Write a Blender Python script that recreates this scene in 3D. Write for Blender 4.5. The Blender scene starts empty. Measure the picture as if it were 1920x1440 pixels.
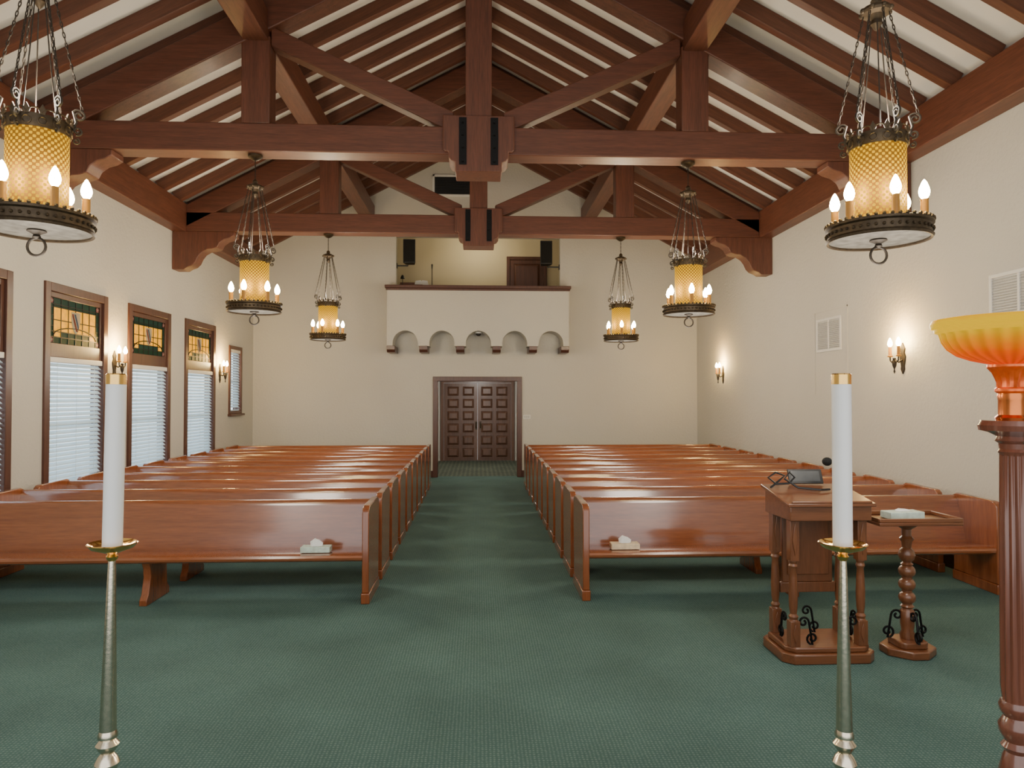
import bpy, bmesh, math, random
from mathutils import Vector, Matrix
random.seed(4)
S = bpy.context.scene
COL = S.collection
PI = math.pi
R = math.radians

# ------------------------------------------------------------------ mesh helper
class MB:
    def __init__(s):
        s.v = []; s.f = []; s.m = []
    def add(s, vs, fs, mi=0):
        b = len(s.v)
        s.v += [tuple(v) for v in vs]
        for f in fs:
            s.f.append([b + i for i in f]); s.m.append(mi)
    def box(s, x0, x1, y0, y1, z0, z1, mi=0):
        s.add([(x0,y0,z0),(x1,y0,z0),(x1,y1,z0),(x0,y1,z0),(x0,y0,z1),(x1,y0,z1),(x1,y1,z1),(x0,y1,z1)],
              [(0,3,2,1),(4,5,6,7),(0,1,5,4),(1,2,6,5),(2,3,7,6),(3,0,4,7)], mi)
    def obox(s, c, size, mat, mi=0):
        c = Vector(c); hx, hy, hz = size[0]/2, size[1]/2, size[2]/2
        vs = [c + mat @ Vector((x*hx, y*hy, z*hz)) for z in (-1,1) for x, y in ((-1,-1),(1,-1),(1,1),(-1,1))]
        s.add(vs, [(0,3,2,1),(4,5,6,7),(0,1,5,4),(1,2,6,5),(2,3,7,6),(3,0,4,7)], mi)
    def prism(s, poly, axis, a, b, mi=0):
        n = len(poly)
        def P(p, t):
            if axis == 'x': return (t, p[0], p[1])
            if axis == 'y': return (p[0], t, p[1])
            return (p[0], p[1], t)
        vs = [P(p, a) for p in poly] + [P(p, b) for p in poly]
        fs = [tuple(range(n)), tuple(range(2*n-1, n-1, -1))]
        for i in range(n):
            j = (i+1) % n
            fs.append((i, j, n+j, n+i))
        s.add(vs, fs, mi)
    def lathe(s, prof, seg=24, c=(0,0,0), lobes=0, amp=0, mi=0, caps=True, z0=None, z1=None):
        vs = []; fs = []
        for (r, z) in prof:
            r = max(r, 1e-4)
            for k in range(seg):
                a = 2*PI*k/seg
                rr = r
                if lobes and (z0 is None or z0 <= z <= z1):
                    rr = r*(1 - amp*(0.5+0.5*math.cos(lobes*a)))
                vs.append((c[0]+rr*math.cos(a), c[1]+rr*math.sin(a), c[2]+z))
        n = len(prof)
        for i in range(n-1):
            for k in range(seg):
                k2 = (k+1) % seg
                fs.append((i*seg+k, i*seg+k2, (i+1)*seg+k2, (i+1)*seg+k))
        if caps:
            fs.append(tuple(range(seg-1, -1, -1)))
            fs.append(tuple((n-1)*seg+k for k in range(seg)))
        s.add(vs, fs, mi)
    def sphere(s, c, r, seg=12, rings=8, sz=1.0, mi=0):
        prof = []
        for i in range(rings+1):
            t = -PI/2 + PI*i/rings
            prof.append((r*math.cos(t), r*sz*math.sin(t)))
        s.lathe(prof, seg, c, mi=mi)
    def tube(s, pts, r, seg=8, closed=False, ref=None, mi=0):
        pts = [Vector(p) for p in pts]
        n = len(pts)
        rs = r if isinstance(r, (list, tuple)) else [r]*n
        if ref is None:
            d = (pts[-1]-pts[0]) if not closed else Vector((0,0,0))
            ref = Vector((0,0,1)) if abs(d.normalized().z if d.length > 0 else 0) < 0.9 else Vector((1,0,0))
        ref = Vector(ref)
        vs = []; fs = []
        for i in range(n):
            if closed: t = pts[(i+1) % n]-pts[i-1]
            else: t = pts[min(i+1, n-1)]-pts[max(i-1, 0)]
            t.normalize()
            a = ref.cross(t)
            if a.length < 1e-4: a = Vector((0.3,0.9,0.1)).cross(t)
            a.normalize(); b = t.cross(a)
            for k in range(seg):
                g = 2*PI*k/seg
                vs.append(pts[i] + (a*math.cos(g)+b*math.sin(g))*rs[i])
        m = n if closed else n-1
        for i in range(m):
            j = (i+1) % n
            for k in range(seg):
                k2 = (k+1) % seg
                fs.append((i*seg+k, i*seg+k2, j*seg+k2, j*seg+k))
        if not closed:
            fs.append(tuple(range(seg-1, -1, -1)))
            fs.append(tuple((n-1)*seg+k for k in range(seg)))
        s.add(vs, fs, mi)
    def build(s, name, mats, parent=None, bevel=0, angle=35, world=False):
        if not isinstance(mats, (list, tuple)): mats = [mats]
        bm = bmesh.new()
        vv = [bm.verts.new(v) for v in s.v]
        for f, mi in zip(s.f, s.m):
            try:
                fc = bm.faces.new([vv[i] for i in f]); fc.material_index = mi; fc.smooth = True
            except ValueError:
                pass
        bmesh.ops.recalc_face_normals(bm, faces=bm.faces)
        me = bpy.data.meshes.new(name)
        bm.to_mesh(me); bm.free()
        for m in mats: me.materials.append(m)
        me.set_sharp_from_angle(angle=R(angle))
        o = bpy.data.objects.new(name, me); COL.objects.link(o)
        if parent is not None:
            o.parent = parent
            if world: o.location = -Vector(parent.location)
        if bevel:
            b = o.modifiers.new('bevel', 'BEVEL'); b.width = bevel; b.segments = 2
            b.limit_method = 'ANGLE'; b.angle_limit = R(40)
        return o

def spiral(c, u, v, r0, r1, a0, turns, n=22):
    c = Vector(c); u = Vector(u); v = Vector(v); out = []
    for i in range(n+1):
        t = i/n; a = a0+turns*2*PI*t; r = r0+(r1-r0)*t
        out.append(c+u*(r*math.cos(a))+v*(r*math.sin(a)))
    return out

def tag(o, label=None, cat=None, group=None, kind=None):
    if label: o['label'] = label
    if cat: o['category'] = cat
    if group: o['group'] = group
    if kind: o['kind'] = kind
    return o
def empty(name, loc=(0,0,0), rz=0):
    o = bpy.data.objects.new(name, None); COL.objects.link(o)
    o.location = loc; o.rotation_euler = (0,0,rz); o.empty_display_size = 0.1
    return o
def copy_tree(o, parent=None):
    c = o.copy(); COL.objects.link(c)
    if parent is not None: c.parent = parent
    for ch in list(o.children): copy_tree(ch, c)
    return c
ORD = ['first','second','third','fourth','fifth','sixth','seventh','eighth','ninth','tenth','eleventh','twelfth',
       'thirteenth','fourteenth','fifteenth','sixteenth','seventeenth','eighteenth','nineteenth','twentieth']

# ------------------------------------------------------------------ materials
def nodes(name):
    m = bpy.data.materials.new(name); m.use_nodes = True
    nt = m.node_tree
    return m, nt, nt.nodes['Principled BSDF']
def ramp(nt, stops):
    n = nt.nodes.new('ShaderNodeValToRGB'); e = n.color_ramp.elements
    while len(e) < len(stops): e.new(0.5)
    for el, (p, c) in zip(e, stops): el.position = p; el.color = (c[0], c[1], c[2], 1)
    return n
def texco(nt, scale=(1,1,1), kind='Object'):
    t = nt.nodes.new('ShaderNodeTexCoord'); mp = nt.nodes.new('ShaderNodeMapping')
    mp.inputs['Scale'].default_value = scale
    nt.links.new(t.outputs[kind], mp.inputs['Vector']); return mp
def noise(nt, vec, scale, detail=4, rough=0.5):
    n = nt.nodes.new('ShaderNodeTexNoise'); n.inputs['Scale'].default_value = scale
    n.inputs['Detail'].default_value = detail; n.inputs['Roughness'].default_value = rough
    nt.links.new(vec.outputs[0], n.inputs['Vector']); return n
def bump(nt, bs, src, strength, dist=0.01):
    b = nt.nodes.new('ShaderNodeBump'); b.inputs['Strength'].default_value = strength; b.inputs['Distance'].default_value = dist
    nt.links.new(src, b.inputs['Height']); nt.links.new(b.outputs[0], bs.inputs['Normal'])
def mathn(nt, op, a, bb=None):
    n = nt.nodes.new('ShaderNodeMath'); n.operation = op
    for i, q in enumerate((a, bb)):
        if q is None: continue
        if isinstance(q, (int, float)): n.inputs[i].default_value = q
        else: nt.links.new(q, n.inputs[i])
    return n.outputs[0]
def mat(name, col, rough=0.5, metal=0.0, var=0.12, nscale=9, bmp=0.0, coat=0.0, emit=None, estr=0, spec=0.5, bd=0.01):
    m, nt, b = nodes(name)
    tc = texco(nt); n = noise(nt, tc, nscale)
    r = ramp(nt, [(0.25, [c*(1-var) for c in col]), (0.75, [min(1, c*(1+var)) for c in col])])
    nt.links.new(n.outputs['Fac'], r.inputs['Fac']); nt.links.new(r.outputs['Color'], b.inputs['Base Color'])
    b.inputs['Roughness'].default_value = rough; b.inputs['Metallic'].default_value = metal
    b.inputs['Coat Weight'].default_value = coat; b.inputs['Coat Roughness'].default_value = 0.15
    b.inputs['Specular IOR Level'].default_value = spec
    if bmp: bump(nt, b, n.outputs['Fac'], bmp, bd)
    if emit: b.inputs['Emission Color'].default_value = (*emit, 1); b.inputs['Emission Strength'].default_value = estr
    return m
def wood(name, c1, c2, axis, rough=0.4, coat=0.2, fine=1.0, bmp=0.08, crough=0.22, cior=1.5):
    m, nt, b = nodes(name)
    sc = {'x': (0.6,9,9), 'y': (9,0.6,9), 'z': (9,9,0.6)}[axis]
    tc = texco(nt, [q*fine for q in sc])
    n1 = noise(nt, tc, 2.2, 6, 0.62)
    n2 = noise(nt, tc, 11, 3, 0.5)
    mx = nt.nodes.new('ShaderNodeMix'); mx.data_type = 'FLOAT'; mx.inputs[0].default_value = 0.4
    nt.links.new(n1.outputs['Fac'], mx.inputs[2]); nt.links.new(n2.outputs['Fac'], mx.inputs[3])
    r = ramp(nt, [(0.3, c1), (0.68, c2)])
    nt.links.new(mx.outputs[0], r.inputs['Fac']); nt.links.new(r.outputs['Color'], b.inputs['Base Color'])
    b.inputs['Roughness'].default_value = rough
    b.inputs['Coat Weight'].default_value = coat; b.inputs['Coat Roughness'].default_value = crough
    b.inputs['Coat IOR'].default_value = cior
    bump(nt, b, mx.outputs[0], bmp, 0.004)
    return m

def stucco(name, col, strength=0.35):
    m, nt, b = nodes(name)
    tc = texco(nt)
    n = noise(nt, tc, 22, 5, 0.6); n2 = noise(nt, tc, 0.7, 3)
    r = ramp(nt, [(0.3, [c*0.95 for c in col]), (0.7, col)])
    nt.links.new(n2.outputs['Fac'], r.inputs['Fac']); nt.links.new(r.outputs['Color'], b.inputs['Base Color'])
    b.inputs['Roughness'].default_value = 0.8
    bump(nt, b, n.outputs['Fac'], strength, 0.012)
    return m

M = {}
M['wall'] = stucco('wall_stucco', (0.57,0.55,0.505), 0.7)
M['ceil'] = stucco('ceiling_plaster', (0.82,0.81,0.79), 0.15)
M['loft'] = stucco('loft_paint', (0.54,0.46,0.32), 0.1)
M['white'] = mat('white_paint', (0.70,0.69,0.67), 0.5, var=0.03)
for ax in 'xyz':
    M['beam_'+ax] = wood('beam_wood_'+ax, (0.066,0.0225,0.013), (0.170,0.057,0.032), ax, 0.5, 0.12, 1, 0.2)
    M['pew_'+ax] = wood('pew_wood_'+ax, (0.165,0.043,0.013), (0.305,0.091,0.028), ax, 0.25, 0.9, 1.0, 0.01, 0.12, 1.45 if ax == 'z' else 1.7)
    M['oak_'+ax] = wood('lectern_wood_'+ax, (0.115,0.037,0.013), (0.225,0.079,0.030), ax, 0.35, 0.6, 1.4, 0.03, 0.12)
M['rafter'] = wood('rafter_wood', (0.068,0.023,0.0135), (0.152,0.052,0.028), 'x', 0.55, 0.05)
M['trim'] = wood('trim_wood', (0.050,0.018,0.012), (0.105,0.038,0.024), 'z', 0.4, 0.2)
M['door'] = wood('door_wood', (0.080,0.036,0.021), (0.18,0.088,0.052), 'z', 0.35, 0.4)
M['mahog'] = wood('mahogany_wood', (0.125,0.039,0.022), (0.225,0.073,0.041), 'z', 0.24, 0.9, 1, 0.02, 0.12)
M['iron'] = mat('black_iron', (0.012,0.012,0.013), 0.45, 0.7)
M['bronze'] = mat('dark_bronze', (0.075,0.053,0.032), 0.5, 0.7, 0.35, 40, 0.1)
M['chain'] = mat('dark_chain_bronze', (0.035,0.026,0.018), 0.6, 0.4, 0.3, 40)
M['brass'] = mat('polished_brass', (0.90,0.56,0.17), 0.14, 1.0, 0.05)
M['silver'] = mat('hammered_silver_gilt', (0.72,0.64,0.50), 0.22, 1.0, 0.08, 75, 0.2, bd=0.002)
M['copper'] = mat('antique_copper', (0.66,0.20,0.06), 0.25, 1.0, 0.15)
M['cup'] = mat('glow_painted_cup', (0.60,0.13,0.03), 0.25, 0.6, 0.5, emit=(1.0,0.10,0.005), estr=0.22, nscale=45)  # coppery cup; the lamp's orange-red glow on it is put in as emission
M['wax'] = mat('white_wax', (0.86,0.85,0.84), 0.4, 0, 0.02)
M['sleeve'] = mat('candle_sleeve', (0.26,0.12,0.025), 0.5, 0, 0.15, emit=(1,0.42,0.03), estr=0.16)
M['plastic'] = mat('black_plastic', (0.012,0.012,0.013), 0.4)
M['foam'] = mat('black_foam', (0.008,0.008,0.008), 0.95, 0, 0.3, 200, 0.4)
M['tissue'] = mat('tissue_paper', (0.85,0.85,0.84), 0.85, 0, 0.03)
M['teal_card'] = mat('teal_card', (0.54,0.66,0.58), 0.6, 0, 0.25, 22)
M['tan_card'] = mat('tan_card', (0.74,0.60,0.40), 0.6, 0, 0.25, 22)
M['grey_metal'] = mat('grey_louver', (0.48,0.48,0.47), 0.45, 0.1, 0.05)
M['screen'] = mat('screen_glass', (0.10,0.105,0.11), 0.15, 0, 0.3, 6)

def carpet(name, base, dot, scale):
    m, nt, b = nodes(name)
    tc = texco(nt)
    v = nt.nodes.new('ShaderNodeTexVoronoi'); v.inputs['Scale'].default_value = scale; v.inputs['Randomness'].default_value = 0.2
    nt.links.new(tc.outputs[0], v.inputs['Vector'])
    r = ramp(nt, [(0.12, dot), (0.34, base), (0.75, [c*0.76 for c in base])])
    nt.links.new(v.outputs['Distance'], r.inputs['Fac'])
    n = noise(nt, tc, 1.3, 4)
    r2 = ramp(nt, [(0.3, (0.84,0.84,0.84)), (0.7, (1.1,1.1,1.1))])
    nt.links.new(n.outputs['Fac'], r2.inputs['Fac'])
    mx = nt.nodes.new('ShaderNodeMix'); mx.data_type = 'RGBA'; mx.blend_type = 'MULTIPLY'; mx.inputs[0].default_value = 1
    nt.links.new(r.outputs['Color'], mx.inputs[6]); nt.links.new(r2.outputs['Color'], mx.inputs[7])
    nt.links.new(mx.outputs[2], b.inputs['Base Color'])
    b.inputs['Roughness'].default_value = 0.9; b.inputs['Specular IOR Level'].default_value = 0.15
    bump(nt, b, v.outputs['Distance'], 0.3, 0.004)
    return m
M['carpet'] = carpet('green_carpet', (0.078,0.150,0.140), (0.165,0.235,0.215), 46)
M['carpet_hall'] = carpet('hall_carpet', (0.085,0.105,0.080), (0.18,0.18,0.13), 9)

def emitter(name, col, strength):
    m = bpy.data.materials.new(name); m.use_nodes = True; nt = m.node_tree
    b = nt.nodes['Principled BSDF']
    b.inputs['Base Color'].default_value = (*col, 1)
    b.inputs['Emission Color'].default_value = (*col, 1); b.inputs['Emission Strength'].default_value = strength
    return m
M['bulb'] = emitter('candle_bulb', (1.0,0.76,0.30), 190)

def translucent(name, col, emit=0.0, tr=0.6, var=0.0, nscale=8, rough=0.3, ecol=None):
    m = bpy.data.materials.new(name); m.use_nodes = True; nt = m.node_tree
    b = nt.nodes['Principled BSDF']; out = nt.nodes['Material Output']
    b.inputs['Base Color'].default_value = (*col, 1); b.inputs['Roughness'].default_value = rough
    b.inputs['Emission Color'].default_value = (*(ecol or col), 1); b.inputs['Emission Strength'].default_value = emit
    b.inputs['Specular IOR Level'].default_value = 0.15
    t = nt.nodes.new('ShaderNodeBsdfTranslucent'); t.inputs['Color'].default_value = (*col, 1)
    if var:
        tc = texco(nt); n = noise(nt, tc, nscale)
        def lk(cc, ins):
            r = ramp(nt, [(0.3, [c*(1-var) for c in cc]), (0.7, cc)])
            nt.links.new(n.outputs['Fac'], r.inputs['Fac'])
            for i in ins: nt.links.new(r.outputs['Color'], i)
        lk(col, (b.inputs['Base Color'], t.inputs['Color'])); lk(ecol or col, (b.inputs['Emission Color'],))
    mx = nt.nodes.new('ShaderNodeMixShader'); mx.inputs[0].default_value = tr
    nt.links.new(b.outputs[0], mx.inputs[1]); nt.links.new(t.outputs[0], mx.inputs[2]); nt.links.new(mx.outputs[0], out.inputs[0])
    return m
M['blind'] = translucent('blind_slat', (0.74,0.85,0.91), 0, 0.34, rough=0.5)
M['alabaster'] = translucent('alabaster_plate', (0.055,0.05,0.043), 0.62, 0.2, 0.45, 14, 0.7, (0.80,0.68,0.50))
G = [translucent('glass_green', (0.026,0.075,0.048), 0.1), translucent('glass_amber', (0.95,0.58,0.03), 0.36, 0.55, 0.25, 12),
     translucent('glass_teal', (0.035,0.09,0.07), 0.1), translucent('glass_pink', (0.55,0.22,0.22), 0.12),
     translucent('glass_white', (0.62,0.58,0.46), 0.12), translucent('glass_blue', (0.10,0.15,0.26), 0.1),
     translucent('glass_red', (0.30,0.08,0.06), 0.08)]
M['glass'] = translucent('window_pane', (0.88,0.93,0.96), 0, 0.9)

# amber bowl of the floor lamp: ribbed coloured glass, glow painted in emission, redder at foot, dimmer in grooves
def lamp_glass():
    m, nt, b = nodes('amber_lamp_glass')
    tc = nt.nodes.new('ShaderNodeTexCoord'); sx = nt.nodes.new('ShaderNodeSeparateXYZ'); so = nt.nodes.new('ShaderNodeSeparateXYZ')
    nt.links.new(tc.outputs['Generated'], sx.inputs[0]); nt.links.new(tc.outputs['Object'], so.inputs[0])
    mp = texco(nt, (1,1,2)); nz = noise(nt, mp, 14, 4, 0.6)
    r = ramp(nt, [(0.0, (0.85,0.05,0.0)), (0.25, (1.0,0.12,0.0)), (0.5, (1.0,0.33,0.0)), (0.70, (1.0,0.58,0.0)), (0.9, (1.0,0.60,0.0)), (1.0, (1.0,0.48,0.0))])
    fac = mathn(nt, 'ADD', sx.outputs['Z'], mathn(nt, 'MULTIPLY', mathn(nt, 'SUBTRACT', nz.outputs['Fac'], 0.5), 0.18))
    nt.links.new(fac, r.inputs['Fac'])
    nt.links.new(r.outputs['Color'], b.inputs['Emission Color'])
    ang = mathn(nt, 'ARCTAN2', so.outputs['Y'], so.outputs['X'])
    rib = mathn(nt, 'COSINE', mathn(nt, 'MULTIPLY', ang, 26))
    low = mathn(nt, 'LESS_THAN', so.outputs['Z'], 1.737)
    st = mathn(nt, 'SUBTRACT', 0.95, mathn(nt, 'MULTIPLY', mathn(nt, 'MULTIPLY', mathn(nt, 'ADD', rib, 1.0), 0.12), low))
    nt.links.new(st, b.inputs['Emission Strength'])
    b.inputs['Base Color'].default_value = (0.06,0.015,0.0,1); b.inputs['Roughness'].default_value = 0.25
    b.inputs['Specular IOR Level'].default_value = 0.05
    return m
M['lampglass'] = lamp_glass()

# pierced gilt lantern sheet with amber glass behind it, glow painted in, brightest at bulb level
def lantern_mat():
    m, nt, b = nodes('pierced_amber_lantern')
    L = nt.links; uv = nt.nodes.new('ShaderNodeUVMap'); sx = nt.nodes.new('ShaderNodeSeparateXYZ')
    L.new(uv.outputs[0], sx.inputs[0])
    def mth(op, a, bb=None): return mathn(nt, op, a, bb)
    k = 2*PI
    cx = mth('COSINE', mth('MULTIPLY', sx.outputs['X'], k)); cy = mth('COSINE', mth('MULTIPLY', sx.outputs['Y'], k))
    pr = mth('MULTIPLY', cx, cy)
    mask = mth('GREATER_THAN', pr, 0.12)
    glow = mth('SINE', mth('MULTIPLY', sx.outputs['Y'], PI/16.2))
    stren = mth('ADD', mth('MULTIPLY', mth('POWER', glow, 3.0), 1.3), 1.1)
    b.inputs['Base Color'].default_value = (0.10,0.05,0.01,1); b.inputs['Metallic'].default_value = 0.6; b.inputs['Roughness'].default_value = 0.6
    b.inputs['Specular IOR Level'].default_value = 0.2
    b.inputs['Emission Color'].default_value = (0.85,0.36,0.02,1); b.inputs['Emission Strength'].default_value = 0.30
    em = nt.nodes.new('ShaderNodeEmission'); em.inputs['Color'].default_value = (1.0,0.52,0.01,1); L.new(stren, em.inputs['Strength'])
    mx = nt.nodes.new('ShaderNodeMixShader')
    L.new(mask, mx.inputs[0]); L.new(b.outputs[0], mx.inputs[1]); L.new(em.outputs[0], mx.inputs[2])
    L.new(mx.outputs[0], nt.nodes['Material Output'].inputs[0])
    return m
M['lantern'] = lantern_mat()

# ------------------------------------------------------------------ dimensions
XW = 5.4; YB = 16.9; YF = -3.0
SL = 0.53; ZR = 8.3; TH = math.atan(SL)
def zc(x): return ZR - SL*abs(x)

# ------------------------------------------------------------------ room shell
b = MB(); b.box(-XW-0.2, XW+0.2, YF, YB+0.2, -0.15, 0); tag(b.build('floor', M['carpet']), kind='structure')
b = MB(); b.box(-XW, XW, YF, 2.80, 0.0, 0.4); tag(b.build('floor_chancel', M['carpet'], bevel=0.02), kind='structure')
b = MB(); b.box(-2.6, 2.6, YB+0.2, 21.5, -0.15, 0); tag(b.build('floor_vestibule', M['carpet_hall']), kind='structure')

WINS = [(7.54, 0.73), (9.60, 0.73), (11.67, 0.73), (13.74, 0.73)]
WZ0, WZ1 = 0.72, 3.40
SW = (15.67, 0.40, 1.58, 3.07)
b = MB()
y = YF
for (c, h) in WINS:
    b.box(-XW-0.2, -XW, y, c-h, 0, 5.55); b.box(-XW-0.2, -XW, c-h, c+h, 0, WZ0); b.box(-XW-0.2, -XW, c-h, c+h, WZ1, 5.55); y = c+h
c, h, z0, z1 = SW
b.box(-XW-0.2, -XW, y, c-h, 0, 5.55); b.box(-XW-0.2, -XW, c-h, c+h, 0, z0); b.box(-XW-0.2, -XW, c-h, c+h, z1, 5.55)
b.box(-XW-0.2, -XW, c+h, YB+0.2, 0, 5.55)
tag(b.build('wall_left', M['wall']), kind='structure')
b = MB(); b.box(XW, XW+0.2, YF, YB+0.2, 0, 5.55); tag(b.build('wall_right', M['wall']), kind='structure')
DX0, DX1, DZ = -1.0, 0.96, 2.34
OX, OZ = 2.0, 5.86
A, B = YB, YB+0.2
for s, nm in ((-1,'left'),(1,'right')):
    b = MB(); b.prism([(s*XW,0),(s*OX,0),(s*OX,zc(OX)+0.05),(s*XW,zc(XW)+0.05)], 'y', A, B)
    tag(b.build('wall_back_'+nm, M['wall']), kind='structure')
b = MB()
b.prism([(-OX,0),(DX0,0),(DX0,DZ),(DX1,DZ),(DX1,0),(OX,0),(OX,3.75),(-OX,3.75)], 'y', A, B)
tag(b.build('wall_back', M['wall']), kind='structure')
b = MB(); b.prism([(-OX,OZ),(OX,OZ),(OX,zc(OX)+0.05),(0,ZR+0.05),(-OX,zc(OX)+0.05)], 'y', A, B)
tag(b.build('wall_gable', M['wall']), kind='structure')
CL = (XW+0.2)/math.cos(TH)
for s, nm in ((-1,'left'),(1,'right')):
    b = MB(); b.box(*sorted((0, s*CL)), YF, YB+0.2, 0, 0.15)
    o = tag(b.build('ceiling_'+nm, M['ceil']), kind='structure'); o.location = (0,0,ZR); o.rotation_euler = (0, s*TH, 0)
# vestibule shell
b = MB()
b.box(-2.6,-2.4, YB+0.2, 21.5, 0, 3.0); b.box(2.4,2.6, YB+0.2, 21.5, 0, 3.0)
b.box(-2.4,-1.07, 21.2, 21.4, 0, 3.0); b.box(1.02,2.4, 21.2, 21.4, 0, 3.0); b.box(-1.07,1.02, 21.2, 21.4, 2.38, 3.0)
tag(b.build('wall_vestibule', M['wall']), kind='structure')
b = MB(); b.box(-2.6,2.6, YB+0.2, 21.5, 3.0, 3.15); tag(b.build('ceiling_vestibule', M['ceil']), kind='structure')
# loft shell
b = MB()
b.box(-2.9,-2.7, YB+0.2, 19.4, 3.75, 6.4); b.box(2.7,2.9, YB+0.2, 19.4, 3.75, 6.4)
b.box(-2.7,2.7, 19.2, 19.4, 3.75, 6.4)
tag(b.build('wall_loft', M['loft']), kind='structure')
b = MB(); b.box(-2.9,2.9, YB+0.2, 19.4, 6.4, 6.5); tag(b.build('ceiling_loft', M['ceil']), kind='structure')
b = MB(); b.box(-2.9,2.9, YB+0.2, 19.4, 3.6, 3.75); tag(b.build('floor_loft', M['carpet']), kind='structure')

# balcony parapet with five arches
b = MB()
hw = 2.14; zb = 3.14; n5 = 5; bay = 2*hw/n5
poly = [(-hw,4.50),(-hw,zb)]
for i in range(n5):
    x0 = -hw+i*bay; ra = 0.295; cx = x0+bay/2
    poly.append((cx-ra-0.0001, zb))
    poly.append((cx-ra, zb+0.07))
    for k in range(1, 24):
        a = PI-PI*k/24
        poly.append((cx+ra*math.cos(a), zb+0.07+0.295*math.sin(a)))
    poly.append((cx+ra, zb+0.07))
    poly.append((cx+ra+0.0001, zb))
poly += [(hw,zb),(hw,4.50)]
b.prism(poly, 'y', 16.32, YB)
bal = tag(b.build('wall_balcony', M['wall']), kind='structure')
b = MB(); b.box(-2.19,2.19, 16.26, YB, 4.50, 4.57); b.box(-2.165,2.165, 16.29, 16.32, 4.45, 4.50); b.build('rail_cap', M['trim'], bal, bevel=0.008)
for i in range(n5+1):
    x = -hw+i*bay
    x = min(max(x, -hw+0.10), hw-0.10)
    b = MB(); b.prism([(16.24,zb),(16.24,zb-0.09),(16.30,zb-0.15),(YB,zb-0.15),(YB,zb)], 'x', x-0.095, x+0.095)
    b.build('corbel', M['trim'], bal, bevel=0.006)

# baseboards
b = MB(); b.box(XW-0.025, XW, 2.98, YB, 0, 0.16); tag(b.build('baseboard_right', M['trim'], bevel=0.005), kind='structure')
b = MB(); b.box(-XW, -XW+0.025, 2.98, YB, 0, 0.16); tag(b.build('baseboard_left', M['trim'], bevel=0.005), kind='structure')
b = MB(); b.box(-XW+0.025, DX0-0.1, YB-0.025, YB, 0, 0.16); b.box(DX1+0.1, XW-0.025, YB-0.025, YB, 0, 0.16)
tag(b.build('baseboard_back', M['trim'], bevel=0.005), kind='structure')
# opening casing
b = MB()
for (x0, x1) in ((DX0-0.10, DX0+0.015), (DX1-0.015, DX1+0.10)): b.box(x0, x1, YB-0.04, YB+0.22, 0, DZ)
b.box(DX0-0.10, DX1+0.10, YB-0.04, YB+0.22, DZ-0.01, DZ+0.10)
tag(b.build('trim_doorway', M['trim'], bevel=0.008), kind='structure')

# double door at the end of the vestibule
def panel_door(root, x0, x1, y, z0, z1, cols, rows, m):
    b = MB(); b.box(x0, x1, y, y+0.05, z0, z1)
    w = (x1-x0-0.10)/cols; h = (z1-z0-0.12)/rows
    leaf = b.build('door_leaf', m, root, bevel=0.004, world=True)
    p = MB()
    for i in range(cols):
        for j in range(rows):
            a0 = x0+0.05+i*w+0.05; a1 = x0+0.05+(i+1)*w-0.05
            c0 = z0+0.06+j*h+0.04; c1 = z0+0.06+(j+1)*h-0.04
            for (u0,u1,v0,v1) in ((a0-0.02,a1+0.02,c0-0.02,c0+0.005),(a0-0.02,a1+0.02,c1-0.005,c1+0.02),(a0-0.02,a0+0.005,c0,c1),(a1-0.005,a1+0.02,c0,c1)):
                p.box(u0,u1,y-0.018,y,v0,v1)
            q = 0.07
            vs = [(a0+0.01,y,c0+0.01),(a1-0.01,y,c0+0.01),(a1-0.01,y,c1-0.01),(a0+0.01,y,c1-0.01),
                  (a0+q,y-0.045,c0+q),(a1-q,y-0.045,c0+q),(a1-q,y-0.045,c1-q),(a0+q,y-0.045,c1-q)]
            p.add(vs, [(4,5,6,7),(0,1,5,4),(1,2,6,5),(2,3,7,6),(3,0,4,7)])
    o = p.build('raised_panels', m, leaf)
    return leaf
d1 = tag(empty('door_1', (-0.025,21.2,0)), kind='structure')
b = MB(); b.box(-1.15,-1.05,21.14,21.25,0,2.47); b.box(1.0,1.10,21.14,21.25,0,2.47); b.box(-1.05,1.0,21.14,21.25,2.37,2.47)
b.build('door_frame', M['door'], d1, bevel=0.006, world=True)
for (x0, x1, hx) in ((-1.048,-0.026,-0.09),(-0.024,0.998,0.04)):
    lf = panel_door(d1, x0, x1, 21.19, 0.005, 2.368, 2, 6, M['door'])
    h = MB(); h.box(hx-0.01, hx+0.06, 21.175, 21.19, 0.95, 1.2); h.tube([(hx+0.025,21.18,1.0),(hx+0.025,21.12,1.03),(hx+0.025,21.12,1.13),(hx+0.025,21.18,1.16)], 0.012, 8, ref=(1,0,0))
    h.build('door_handle', M['bronze'], lf)
# loft door
d2 = tag(empty('door_2', (1.34,19.2,3.75)), kind='structure')
b = MB(); b.box(0.78,0.87,19.13,19.22,3.75,5.84); b.box(1.81,1.90,19.13,19.22,3.75,5.84); b.box(0.87,1.81,19.13,19.22,5.75,5.84)
b.build('door_frame', M['trim'], d2, bevel=0.006, world=True)
lf = panel_door(d2, 0.875, 1.805, 19.15, 3.76, 5.745, 1, 2, M['trim'])
h = MB(); h.sphere((0.94,19.10,4.75), 0.03); h.build('door_knob', M['brass'], lf)

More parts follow.
